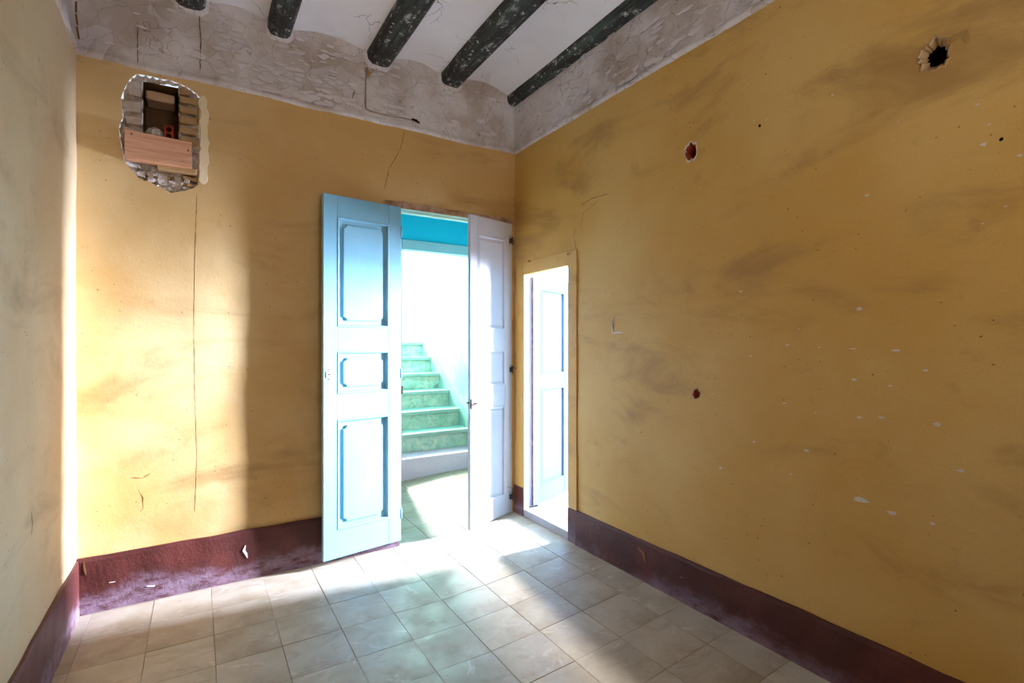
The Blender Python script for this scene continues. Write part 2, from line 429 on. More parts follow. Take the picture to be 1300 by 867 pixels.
# curled flakes of whitewash
def flakes(kind, n, a0, a1, parent, seed, zlo=.008, zhi=.12):
    rr = random.Random(seed); bm = bmesh.new()
    for _ in range(n):
        a = rr.uniform(a0, a1); t = rr.random() ** 1.5; z = ZY + zlo + (zhi - zlo) * t
        s = rr.uniform(.004, .011) * (1 - .3 * t); k = rr.randint(5, 7); ph = rr.random() * 6
        c = None; vs = []; curl = rr.uniform(.0012, .0035)
        for q in range(k):
            th = ph + 2 * math.pi * q / k; ra = s * rr.uniform(.6, 1.15)
            da, dz = 1.5 * ra * math.cos(th), ra * math.sin(th) * .62
            off = .0034 + (curl if math.sin(th) < 0 else .0004)
            vs.append((a + da, off, z + dz))
        P = lambda p: W(p[0], 1 - p[1], p[2]) if kind == 0 else W(XR - p[1], p[0], p[2]) if kind == 1 else W(XL + p[1], p[0], p[2])
        if any(not (a0 < v[0] < a1) for v in vs): continue
        top = [bm.verts.new(P(v)) for v in vs]; bot = [bm.verts.new(P((v[0], v[1] - .0009, v[2]))) for v in vs]
        bm.faces.new(top); bm.faces.new(bot[::-1])
        for q in range(k): bm.faces.new((top[q], top[(q + 1) % k], bot[(q + 1) % k], bot[q]))
    tag(link('paint_flakes', bm, M['flake'], parent), 'curled flakes of loose whitewash', kind='stuff')
flakes(0, 190, .02, .36, band_b, 3); flakes(0, 60, -.14, .6, band_b, 4, .02, .13)
flakes(1, 260, -.1, .98, band_r, 5)

# vaults between the beams
BX = [-.0105, .1245, .305, .4615, .622]
def vault_z(x):
    e = [XL - .02] + BX + [.76]
    for a, b in zip(e, e[1:]):
        if a <= x <= b: return .5605 + .0215 * max(0, math.sin(math.pi * (x - a) / (b - a))) ** .8
    return .5605
bm = bmesh.new(); rows = []
e = [XL - .02] + BX + [.76]; xs = []
for a, b in zip(e, e[1:]):
    xs += [a + (b - a) * k / 14 for k in range(14)]
xs = [x for x in xs if x < XR + .008]
ys = [YN + (1.01 - YN) * k / 60 for k in range(61)]
for y in ys: rows.append([bm.verts.new(W(x, y, vault_z(x) + .0025 * noise.noise(Vector((x * 14, y * 9, 5))))) for x in xs])
for A, B in zip(rows, rows[1:]):
    for k in range(len(xs) - 1): bm.faces.new((A[k], A[k + 1], B[k + 1], B[k]))
box(bm, W(XL - .05, YN - .02, .605), W(XR + .05, 1.03, .63))
ceiling = tag(link('ceiling', bm, M['vault'], smooth=True), 'whitewashed ceiling of shallow vaults between dark beams', 'ceiling', kind='structure')

BL = ['dark ceiling beam nearest the left wall, only its end tip showing', 'dark beam second from the left, short stub at the top edge',
      'black-green beam in the middle of the ceiling, above the hanging cable', 'black-green beam second from the right wall, in open ceiling',
      'black worn beam lying right along the top of the right wall']
for i, bx_ in enumerate(BX):
    root = empty('timber_beam', W(bx_, .3, .547)); tag(root, BL[i], 'beam', 'dark timber ceiling beams')
    bm = bmesh.new(); wd = (.045, .040, .047, .046, .034)[i]; rings = []; rs = i * 11.3
    zb = .0 + (.004 if i == 0 else 0)
    for k in range(73):
        y = YN + (1.006 - YN) * k / 72
        ww = wd * (1 + .07 * noise.noise(Vector((rs, y * 3, 0))))
        cx = .004 * noise.noise(Vector((rs + 4, y * 2, 0))); cz = zb + .0022 * noise.noise(Vector((rs + 8, y * 3, 0)))
        pr = [(-.5, .05), (-.5, .018), (-.46, .008), (-.33, .002), (-.12, 0), (.12, 0), (.33, .002), (.46, .008), (.5, .018), (.5, .05)]
        ring = []
        for j, (a, b) in enumerate(pr):
            jit = .0012 * noise.noise(Vector((rs + j * 3.1, y * 16, 1)))
            ring.append(bm.verts.new(Vector(((cx + a * ww + jit) * D, (y - .3) * D, (cz + b + jit) * D))))
        rings.append(ring)
    for A, B in zip(rings, rings[1:]):
        for j in range(len(pr)): bm.faces.new((A[j], A[(j + 1) % len(pr)], B[(j + 1) % len(pr)], B[j]))
    bm.faces.new(rings[0]); bm.faces.new(rings[-1])
    link('timber', bm, M['beam'], root, True)
    bm = bmesh.new()             # plaster collar where the beam enters the wall
    cw = wd * .5
    outer = [(-cw * 1.22, .03), (-cw * 1.2, .006), (-cw * .7, -.0045), (cw * .7, -.005), (cw * 1.2, .006), (cw * 1.22, .03)]
    inner = [(-cw * .98, .03), (-cw * .98, .012), (-cw * .6, .001), (cw * .6, .001), (cw * .98, .012), (cw * .98, .03)]
    F = [[bm.verts.new(Vector((a * D, (yy - .3) * D, (b + zb) * D))) for a, b in L] for L, yy in ((outer, .9985), (outer, .993), (inner, .991))]
    for A, B in zip(F, F[1:]):
        for j in range(5): bm.faces.new((A[j], A[j + 1], B[j + 1], B[j]))
    if i < 4: link('plaster_collar', bm, M['band'], root, True)

# ------------------------------------------------------------------ floor: one object per tile
TS = .0785; TX0 = .0195; TY0 = .031; TSY = .080
bm = bmesh.new(); xs = [-.30 + .035 * k for k in range(32)]; ys = [YN - .02, 1.03, 1.30, 1.425]
rows = [[bm.verts.new(W(x, y, fz(x) - .0010)) for x in xs] for y in ys]
for A, B in zip(rows, rows[1:]):
    for k in range(len(xs) - 1): bm.faces.new((A[k], A[k + 1], B[k + 1], B[k]))
floor = tag(link('floor', bm, M['grout']), 'worn marble tiled floor of the room and hall', 'floor', kind='structure')
def tile_mesh(sx, sy, gx, gy, seed):
    bm = bmesh.new(); hx, hy = sx * D / 2 - gx, sy * D / 2 - gy; rr = random.Random(seed)
    c = [(-hx, -hy), (hx, -hy), (hx, hy), (-hx, hy)]; c = [(a + rr.uniform(-.0012, .0012), b + rr.uniform(-.0012, .0012)) for a, b in c]
    top = [bm.verts.new((a * .992, b * .992, 0)) for a, b in c]; mid = [bm.verts.new((a, b, -.0022)) for a, b in c]; bot = [bm.verts.new((a, b, -.012)) for a, b in c]
    bm.faces.new(top); bm.faces.new(bot[::-1])
    for A, B in ((top, mid), (mid, bot)):
        for k in range(4): bm.faces.new((A[k], B[k], B[(k + 1) % 4], A[(k + 1) % 4]))
    bmesh.ops.recalc_face_normals(bm, faces=bm.faces[:])
    me = bpy.data.meshes.new('tile'); bm.to_mesh(me); bm.free(); me.materials.append(M['tile']); return me
TM = [tile_mesh(TS, TSY, g, g2, k) for k, (g, g2) in enumerate([(.0004, .0004), (.0009, .0003), (.0003, .0010), (.0005, .0005), (.0003, .0004)])]
rr = random.Random(11)
for i in range(-3, 10):
    for j in range(-6, 18):
        cx = TX0 + TS * (i + .5); cy = TY0 + TSY * (j + .5)
        if cx + TS / 2 < XL or (cy < 1.0 and cx - TS / 2 > XR) or cy > 1.44: continue
        if 1.04 < cy and cx < .2: continue
        o = bpy.data.objects.new('tile', rr.choice(TM)); COL.objects.link(o); o.parent = floor
        o.location = W(cx, cy, fz(cx) + rr.uniform(-.00015, .00025))
        sl = (fz(cx + .01) - fz(cx - .01)) / .02
        o.rotation_euler = (rr.uniform(-.002, .002), -math.atan(sl), 0)

# ------------------------------------------------------------------ painted baseboards
def skirt(name, kind, spans, ztop, label, cat='baseboard'):
    bm = bmesh.new()
    for a0, a1 in spans:
        n = max(2, int((a1 - a0) / .008)); rows = []
        for i in range(n + 1):
            a = a0 + (a1 - a0) * i / n; x = a if kind == 0 else (XR if kind == 1 else XL)
            zb = fz(x) - .003; zt = ztop + .0011 * noise.noise(Vector((a * 22, kind, 9)))
            row = []
            for off, t in ((-.004, 1.0), (.0032, .998), (.0040, .93), (.0040, .6), (.0042, .3), (.0052, .05), (.006, 0)):
                o2 = off + (0 if off < 0 else .0010 * noise.noise(Vector((a * 30, t * 5, kind * 4))))
                z = zb + (zt - zb) * t
                row.append(bm.verts.new(W(a, 1 - o2, z) if kind == 0 else W(XR - o2, a, z) if kind == 1 else W(XL + o2, a, z)))
            rows.append(row)
        for A, B in zip(rows, rows[1:]):
            for j in range(6): bm.faces.new((A[j], A[j + 1], B[j + 1], B[j]))
        bm.faces.new(rows[0]); bm.faces.new(rows[-1])
    return tag(link(name, bm, M['maroon'], smooth=False), label, cat, kind='structure')
skirt('baseboard_back', 0, [(XL, DX0 - .001)], -.3275, 'maroon painted skirting along the back wall, scuffed pale at the bottom')
skirt('baseboard_right', 1, [(YN, .7705)], -.326, 'dark maroon painted skirting along the right wall')
skirt('baseboard_left', 2, [(YN, 1.0)], -.330, 'maroon painted skirting along the left wall')

bbk = bpy.data.objects['baseboard_back']; brt = bpy.data.objects['baseboard_right']
def knock(parent, fn, mp, pts, wd, mat, seed): link('paint_knock', strip_mesh([mp(*p) for p in pts], wd, fn, .0003, seed, .6), mat, parent)
KNOCKS = [(bbk, 0, [(312, 691), (310, 698), (314, 707)], .0022, 'chip'), (bbk, 0, [(139, 738), (147, 737)], .0014, 'chip'), (bbk, 0, [(107, 712), (108, 722), (110, 728)], .0012, 'seam'), (bbk, 0, [(187, 742), (197, 742)], .0026, 'chip'),
          (brt, 1, [(813, 694), (819, 702), (822, 713)], .0022, 'tan'), (brt, 1, [(866, 731), (870, 733)], .0012, 'tan')]
# ------------------------------------------------------------------ the knocked-out hole
def slab_outline(bm, poly, fn, depth0, depth1):
    a = [bm.verts.new(fn(p, depth0)) for p in poly]; b = [bm.verts.new(fn(p, depth1)) for p in poly]; n = len(poly)
    for k in range(n): bm.faces.new((a[k], a[(k + 1) % n], b[(k + 1) % n], b[k]))
BF = lambda p, d: W(p[0], 1 + d, p[1])
cx = sum(p[0] for p in holeA) / len(holeA); cz = sum(p[1] for p in holeA) / len(holeA)
cav = [bk(*p) for p in [(180.5, 99), (226, 108), (226.5, 178), (180.5, 171)]][::-1]
def rubfn(x, z):
    d = min(math.hypot(x - p[0], z - p[1]) for p in holeA)
    amp = min(1, d / .008)
    return W(x, 1 + .006 * amp + .012 * amp * (.5 + noise.noise(Vector((x * 60, 4, z * 60)))) + .006 * amp * noise.noise(Vector((x * 150, 1, z * 150))), z)
bm = plate(holeA, [cav], .004, rubfn)
tag(link('rubble_fill', bm, M['rubble'], wall_back), 'rough mortar and rubble exposed in the hole')
bm = bmesh.new(); slab_outline(bm, cav, BF, .012, .075)
v = [bm.verts.new(BF(p, .075)) for p in cav]; bm.faces.new(v)
link('cavity', bm, M['cavity'], wall_back)
def chunk(name, mat, x0, z0, x1, z1, y0, y1, seed, parent, lab=None, rough=.0015):
    """a rough stone / brick block"""
    bm = bmesh.new(); box(bm, W(x0, y0, z0), W(x1, y1, z1), bev=min(x1 - x0, z1 - z0) * D * .14)
    bmesh.ops.subdivide_edges(bm, edges=bm.edges[:], cuts=2, use_grid_fill=True)
    for q in bm.verts:
        q.co += Vector((noise.noise(q.co * 31 + Vector((seed, 0, 0))), noise.noise(q.co * 31 + Vector((0, seed, 0))), noise.noise(q.co * 31 + Vector((0, 0, seed))))) * rough * D
    o = link(name, bm, mat, parent)
    if lab: o['label'] = lab
    return o
def ch_px(name, mat, a, b, y0, y1, seed, parent=wall_back, lab=None, rough=.0015):
    p, q = bk(*a), bk(*b); chunk(name, mat, min(p[0], q[0]), min(p[1], q[1]), max(p[0], q[0]), max(p[1], q[1]), y0, y1, seed, parent, lab, rough)
# brick courses to the right of the cavity
for k, (t, b) in enumerate([(107, 117), (118.5, 129.5), (131, 142), (143.5, 155.5), (157, 168.5), (170, 182)]):
    ch_px('brick', M['oldbrick'], (227.5, t + 1), (250 if k else 240, b + 3), 1.004, 1.03, k * 7, rough=.0012)
# stones to the left
for k, (l, t, r_, b) in enumerate([(163, 101, 179, 121), (156, 123, 179, 142), (158, 144, 179, 158), (155, 159, 179, 172)]):
    ch_px('stone', M['rubble'], (l, t), (r_, b), 1.003, 1.03, 40 + k * 5, rough=.003)
# rubble below the plank
for k, (l, t, r_, b) in enumerate([(170, 214, 186, 224), (186, 216, 199, 229), (199, 219, 214, 235), (216, 222, 231, 238), (232, 222, 250, 230), (230, 232, 249, 237), (206, 236, 220, 242)]):
    ch_px('stone', M['rubble'] if k not in (4, 5) else M['oldbrick'], (l, t), (r_, b), 1.004, 1.03, 90 + k * 5, rough=.003)
rr = random.Random(77); low = [bk(*p) for p in [(165, 213), (184, 217), (205, 221), (232, 226), (249, 231), (238, 239), (218, 243), (200, 235), (182, 228), (170, 220)]]
lx0 = min(p[0] for p in low); lx1 = max(p[0] for p in low); lz0 = min(p[1] for p in low); lz1 = max(p[1] for p in low); cnt = 0
while cnt < 26:
    c = (rr.uniform(lx0, lx1), rr.uniform(lz0, lz1))
    if not inpoly(c, low): continue
    s_ = rr.uniform(.0016, .0036); chunk('stone', rr.choice([M['rubble'], M['rubble'], M['oldbrick'], M['cavity']]), c[0] - s_, c[1] - s_ * .7, c[0] + s_, c[1] + s_ * .7, 1.0 + rr.uniform(-.001, .006), 1.03, 300 + cnt, wall_back, None, .0022); cnt += 1
# blocks inside the cavity
ch_px('stone', M['paleblock'], (182.5, 103), (221, 122.5), 1.03, 1.07, 201, lab='pale pinkish block at the top of the cavity', rough=.001)
ch_px('stone', M['rubble'], (183, 154), (206, 177), 1.02, 1.06, 222, rough=.005)
ch_px('stone', M['chip'], (193, 160), (203, 170), 1.012, 1.035, 243, rough=.006)

# hollow red brick with its holes
root_c = W(bk(213.5, 164)[0], 1.022, bk(213.5, 164)[1] + .002)
hb = empty('hollow_brick', root_c); tag(hb, 'red hollow brick with round holes set inside the wall cavity', 'brick')
s_x, s_z, L = .0135 * D, .0225 * D, .04 * D
outer = [(-s_x / 2, -s_z / 2), (s_x / 2, -s_z / 2), (s_x / 2, s_z / 2), (-s_x / 2, s_z / 2)]
hl = [[(0 + .0042 * D * math.cos(t), cz_ + .0042 * D * math.sin(t)) for t in [2 * math.pi * k / 14 for k in range(14)]] for cz_ in (-s_z * .24, s_z * .24)]
bm = plate(outer, hl, .02, lambda a, b: Vector((a, 0, b)))
for hp in [outer] + hl:
    slab_outline(bm, hp, lambda p, d: Vector((p[0], d, p[1])), 0, L)
link('brick_body', bm, M['redbrick'], hb)
bm = bmesh.new(); box(bm, (-s_x / 2, L * .7, -s_z / 2), (s_x / 2, L * .72, s_z / 2)); link('hole_shade', bm, M['dark'], hb)  # dark plate closing the holes; their inner shade is put into its colour

# pine plank across the hole
pl = [bk(*p) for p in [(159.5, 204.5), (159.5, 168.5), (247, 184), (247, 216.5)]]
ctr = (sum(p[0] for p in pl) / 4, sum(p[1] for p in pl) / 4)
plank = empty('wooden_plank', W(ctr[0], 1, ctr[1])); tag(plank, 'short pinkish pine plank nailed across the hole in the back wall', 'plank')
bm = bmesh.new(); base = W(ctr[0], 1, ctr[1])
P8 = []
zl0, zl1, zr0, zr1 = pl[0][1], pl[1][1], pl[3][1], pl[2][1]
for z_l, z_r in ((zl0, zr0), (zl1, zr1)):
    for x, yy in ((pl[0][0], -.017), (pl[3][0] - .004, -.012), (pl[3][0] - .004, .004), (pl[0][0], -.001)):
        P8.append(W(x, 1 + yy, z_l if x == pl[0][0] else z_r) - base)
hexa(bm, P8); bmesh.ops.bevel(bm, geom=bm.edges[:], offset=.003, segments=1, affect='EDGES')
link('board', bm, M['pine'], plank)
for a in ((168.5, 174.5), (239, 194)):
    p = bk(*a); bm = bmesh.new(); c = W(p[0], 1 - .0165 + .004 * (a[0] > 200), p[1]) - base
    bmesh.ops.create_cone(bm, cap_ends=True, segments=8, radius1=.006, radius2=.005, depth=.006, matrix=Matrix.Translation(c) @ Matrix.Rotation(math.pi / 2, 4, 'X'))
    link('nail', bm, M['iron'], plank)
# short batten behind the plank
p0, p1 = bk(200, 213), bk(250, 222)
bt = chunk('wood_batten', M['oldbrick'], p0[0], p1[1] - .001, p1[0], p1[1] + .008, .994, 1.02, 5, None, None, .0006)
tag(bpy.data.objects['wood_batten'], 'thin brown batten wedged just below the pine plank in the hole', 'batten')

# pale chase strip beside the hole, hair cracks and seams: thin filled plaster with ragged edge
def strip_mesh(pts, wd, fn, t=.0006, seed=0, jag=.35):
    bm = bmesh.new(); rr = random.Random(seed); rows = []
    sub = []
    for a, b in zip(pts, pts[1:]):
        n = max(1, int(math.hypot(b[0] - a[0], b[1] - a[1]) / .006))
        sub += [(a[0] + (b[0] - a[0]) * k / n, a[1] + (b[1] - a[1]) * k / n) for k in range(n)]
    sub.append(pts[-1])
    for i, p in enumerate(sub):
        a = sub[max(0, i - 1)]; b = sub[min(len(sub) - 1, i + 1)]; dx, dz = b[0] - a[0], b[1] - a[1]; l = math.hypot(dx, dz) or 1
        nx, nz = -dz / l, dx / l; w0 = wd * (1 + rr.uniform(-jag, jag)); w1 = wd * (1 + rr.uniform(-jag, jag))
        if i in (0, len(sub) - 1): w0 *= .3; w1 *= .3
        m = rr.uniform(-jag, jag) * wd * .6
        rows.append([bm.verts.new(fn((p[0] + nx * (w0 + m), p[1] + nz * (w0 + m)), .002)), bm.verts.new(fn((p[0] + nx * (w0 + m) * .9, p[1] + nz * (w0 + m) * .9), -t)),
                     bm.verts.new(fn((p[0] - nx * (w1 - m) * .9, p[1] - nz * (w1 - m) * .9), -t)), bm.verts.new(fn((p[0] - nx * (w1 - m), p[1] - nz * (w1 - m)), .002))])
    for A, B in zip(rows, rows[1:]):
        for j in range(3): bm.faces.new((A[j], A[j + 1], B[j + 1], B[j]))
    return bm
def BS(p, d): return W(p[0], 1 + wob(p[0], 3.1, p[1]) + d, p[1])
def RS(p, d): return W(XR + wob(7.7, p[0], p[1]) + d, p[0], p[1])
def LS(p, d): return W(XL + wob(1.7, p[0], p[1]) - d, p[0], p[1])
tag(link('filled_chase', strip_mesh([bk(258, 122), bk(260, 160), bk(259.5, 200), bk(258, 234)], .0062, BS, .0012, 1, .3), M['patch'], wall_back), 'pale plaster strip filling a chase beside the hole')
def crack(fn, pts, mp, parent, wd=.0005, seed=0):
    link('hairline_crack', strip_mesh([mp(*p) for p in pts], wd, fn, .0001, seed, .9), M['seam'], parent)
crack(BS, [(250, 246), (247, 330), (246, 420), (247, 500), (250, 580), (247, 650)], bk, wall_back, .00035, 2)
crack(BS, [(514, 166), (508, 190), (494, 214), (488, 240)], bk, wall_back, .0005, 3)
crack(BS, [(175, 620), (181, 632), (182, 645), (178, 649)], bk, wall_back, .0007, 4)
crack(BS, [(165, 607), (180, 607), (192, 600)], bk, wall_back, .0006, 5)
crack(RS, [(735, 262), (752, 252), (772, 246)], rt, wall_right, .0005, 6)
crack(RS, [(733, 640), (732.5, 560), (733.5, 480), (732, 400), (733, 330), (729, 300), (731, 288)], rt, wall_right, .0005, 7)
crack(RS, [(737, 290), (741, 270), (760, 255)], rt, wall_right, .0004, 8)
crack(LS, [(38, 650), (40, 665), (39, 680)], lf, wall_left, .0010, 9)
crack(LS, [(43, 122), (44, 134)], lf, wall_left, .0008, 10)
for k, (x0, y0, x1, y1) in enumerate([(90, 0, 90, 14), (90, 16, 92, 30), (91, 32, 94, 48)]):
    link('hairline_crack', strip_mesh([lf(x0, y0), lf(x1, y1)], .0008, lambda p, d: W(XL + .0065 - d, p[0], p[1]), .0003, 20 + k, .9), M['seam'], band_l)

M['tan'] = simple('tan_scuff', lin(150, 104, 62), .8, .2)
for k, (pa, kd, pts, wd, mt) in enumerate(KNOCKS):
    if kd == 0: knock(pa, lambda p, d: W(p[0], .9952 + d, p[1]), bk, pts, wd, M[mt], 300 + k)
    else: knock(pa, lambda p, d: W(XR - .0048 + d, p[0], p[1]), rt, pts, wd, M[mt], 300 + k)
# chips in the right wall's paint
def chip_poly(c, r, sd, ax=1.2, az=.8): return ragged(c[0], c[1], r, 8, sd, ax, az, .45)
chips = [(1000, 438, 3), (1040, 441, 2), (1082, 443, 3.6), (1137, 445, 4), (1175, 470, 3), (1084, 482, 4), (1130, 490, 2), (995, 512, 4), (1035, 524, 2.4), (1090, 530, 3), (1118, 530, 3), (1190, 539, 4.6), (958, 561, 3.2), (1024, 572, 4.2), (915, 594, 3.2), (1004, 602, 3), (1090, 635, 8), (1132, 652, 4.6), (1184, 665, 3.4), (1219, 598, 3), (953, 452, 2.6), (1014, 418, 2), (876, 440, 1.6), (857, 486, 2), (905, 500, 2), (1241, 133, 3), (1256, 158, 2), (1249, 183, 3), (1295, 197, 4), (1276, 262, 3), (1247, 284, 2), (1100, 248, 3), (1057, 121, 2), (958, 153, 2), (975, 152, 1.6), (1090, 392, 4), (940, 370, 3)]
bm = bmesh.new(); rr = random.Random(3)
for k, (px, py, s) in enumerate(chips):
    c = rt(px, py); r = s * .00048 * (1.0 if px < 1150 else .9)
    pg = chip_poly(c, r * rr.uniform(.8, 1.25), k + 50, rr.uniform(.9, 1.9), rr.uniform(.5, .8))
    top = [bm.verts.new(RS(p, -.0004)) for p in pg]; bot = [bm.verts.new(RS(((p[0] - c[0]) * 1.15 + c[0], (p[1] - c[1]) * 1.15 + c[1]), .0006)) for p in pg]
    bm.faces.new(top)
    for q in range(8): bm.faces.new((top[q], top[(q + 1) % 8], bot[(q + 1) % 8], bot[q]))
tag(link('paint_chips', bm, M['chip'], wall_right), 'scattered pale knocks showing bare plaster', kind='stuff')
# L shaped chip with a grey core
link('plaster_scar', strip_mesh([rt(780, 401), rt(778.5, 415), rt(779, 423), rt(791, 421.5)], .0016, RS, .0008, 61, .6), M['chip'], wall_right)
link('scar_core', strip_mesh([rt(779, 405), rt(779, 418)], .0011, RS, .0014, 62, .3), simple('grey_cement', lin(120, 122, 112)), wall_right)
# beige streak beside the big hole
link('paint_streak', strip_mesh([rt(1199, 55), rt(1212, 47), rt(1225, 43), rt(1229, 54)], .0042, RS, .0005, 63, .3), simple('tan_streak', lin(150, 112, 56), .8, .2, lin(170, 134, 76)), wall_right)
# the holes' insides
for k, ((c, r, sd), poly) in enumerate(zip(hc, hr)):
    bm = bmesh.new(); n = len(poly); rings = []
    for f, d in ((1.0, 0), (1.0, .001), (.66, .008 if r > .005 else .003), (.45, .02 if r > .005 else .006)):
        rings.append([bm.verts.new(RS((c[0] + (p[0] - c[0]) * f * (1 + (.15 * noise.noise(Vector((q, k, f * 9))) if f < 1 else 0)), c[1] + (p[1] - c[1]) * f), d)) for q, p in enumerate(poly)])
    for j, (A, B) in enumerate(zip(rings, rings[1:])):
        for q in range(n):
            f_ = bm.faces.new((A[q], A[(q + 1) % n], B[(q + 1) % n], B[q])); f_.material_index = 0 if j < 1 else (1 if j == 1 else 2)
    f_ = bm.faces.new(rings[-1]); f_.material_index = 2
    if r > .005:
        link('wall_plug_hole', bm, None, wall_right, mats=[M['chip'], M['redbrick'] if k != 0 else M['oldbrick'], M['dark'] if k == 0 else M['redbrick']])
        # crumbled plaster rim
        rim = bmesh.new(); A = []; B = []; C = []
        rr = random.Random(k + 9)
        for p in poly:
            f2 = 1 + rr.uniform(.03, .34); A.append(rim.verts.new(RS(p, .0004))); B.append(rim.verts.new(RS((c[0] + (p[0] - c[0]) * (1 + f2) / 2, c[1] + (p[1] - c[1]) * (1 + f2) / 2), -.0010)))
            C.append(rim.verts.new(RS((c[0] + (p[0] - c[0]) * f2, c[1] + (p[1] - c[1]) * f2), .0008)))
        for q in range(n):
            rim.faces.new((A[q], A[(q + 1) % n], B[(q + 1) % n], B[q])); rim.faces.new((B[q], B[(q + 1) % n], C[(q + 1) % n], C[q]))
        link('hole_rim', rim, M['chip'] if k else M['oldbrick'], wall_right)
    else:
        link('nail_hole', bm, None, wall_right, mats=[M['dark']] * 3)

# cable hanging from the beam end
cb = empty('cable', W(*[bk(463, 95)[0], .99, bk(463, 95)[1]])); base = cb.location.copy()
tag(cb, 'thin tan cable dangling from the middle beam across the whitewash band', 'cable')
pts = [(bk(px, py), o) for (px, py, o) in [(464.5, 88, .010), (463.5, 100, .0075), (463, 118, .0068), (463, 138, .0068), (468, 143, .0072), (490, 148, .0068), (510, 151.5, .0068), (522, 154, .0075)]]
bm = bmesh.new(); tube(bm, [W(p[0], 1 - o, p[1]) - base for p, o in pts], .0042); link('sheath', bm, M['cable'], cb, True)
p = bk(526, 155.5); bm = bmesh.new(); q = bk(530.5, 158)
tube(bm, [W(bk(521, 153)[0], .991, bk(521, 153)[1]) - base, W(p[0], .990, p[1]) - base, W(q[0], .991, q[1]) - base], [.008, .011, .006], 8)
tag(link('connector', bm, M['dark'], cb), 'dark connector at the cable end')
tag(link('broken_plaster', strip_mesh([bk(464, 88), bk(466, 98), bk(471, 94)], .004, lambda p, d: W(p[0], .9955 + d, p[1]), .003, 71, .5), M['oldbrick'], band_b))
crack(lambda p, d: W(p[0], .9968 + d, p[1]), [(452, 110), (447, 125), (443, 138)], bk, band_b, .0006, 72)
crack(lambda p, d: W(p[0], .9955 + d, p[1]), [(253, 20), (255, 55), (254, 90)], bk, band_b, .0006, 73)
crack(lambda p, d: W(p[0], .9955 + d, p[1]), [(175, 30), (175, 82)], bk, band_b, .0004, 74)

# ------------------------------------------------------------------ double doorway in the back wall
TW = .042
df = empty('door_frame', W(.48, 1, fz(.48))); base = df.location.copy(); tag(df, 'pale green painted lining of the double doorway', 'door frame', kind='structure')
def Wb(b): return lambda x, y, z: W(x, y, z) - b
w_ = Wb(base)
bm = bmesh.new(); box(bm, w_(DX0 - .006, 1.002, -.42), w_(DX0, 1 + TW, DZ)); link('jamb', bm, M['frame_blue'], df)
bm = bmesh.new(); box(bm, w_(DX1, 1.002, -.42), w_(DX1 + .02, 1 + TW, DZ)); link('jamb', bm, M['frame_blue'], df)
bm = bmesh.new(); box(bm, w_(DX0 - .006, 1.002, DZ), w_(DX1 + .02, 1 + TW, DZ + .012)); link('head', bm, M['soffit'], df)
bm = bmesh.new(); box(bm, w_(DX0, 1.012, DZ - .004), w_(DX1, 1.020, DZ)); link('head_stop', bm, M['soffit'], df)
# exposed wooden lintel, ragged
lx = bmesh.new(); rr = random.Random(5); A = []; B = []
n = 44
for k in range(n + 1):
    x = bk(486, 250)[0] + (DX1 + .004 - bk(486, 250)[0]) * k / n
    zt = DZ + .0125 + .003 * noise.noise(Vector((x * 60, 0, 0))) - (.004 if k in (0, n) else 0)
    A.append((lx.verts.new(W(x, 1.002, DZ + .0005) - base), lx.verts.new(W(x, .9978, DZ + .0005) - base)))
    B.append((lx.verts.new(W(x, .998, zt) - base), lx.verts.new(W(x, 1.003, zt + .001) - base)))
for k in range(n):
    lx.faces.new((A[k][0], A[k + 1][0], A[k + 1][1], A[k][1])); lx.faces.new((A[k][1], A[k + 1][1], B[k + 1][0], B[k][0])); lx.faces.new((B[k][0], B[k + 1][0], B[k + 1][1], B[k][1]))
tag(link('lintel', lx, M['lintel'], df), 'bare brown timber lintel with broken plaster edge')

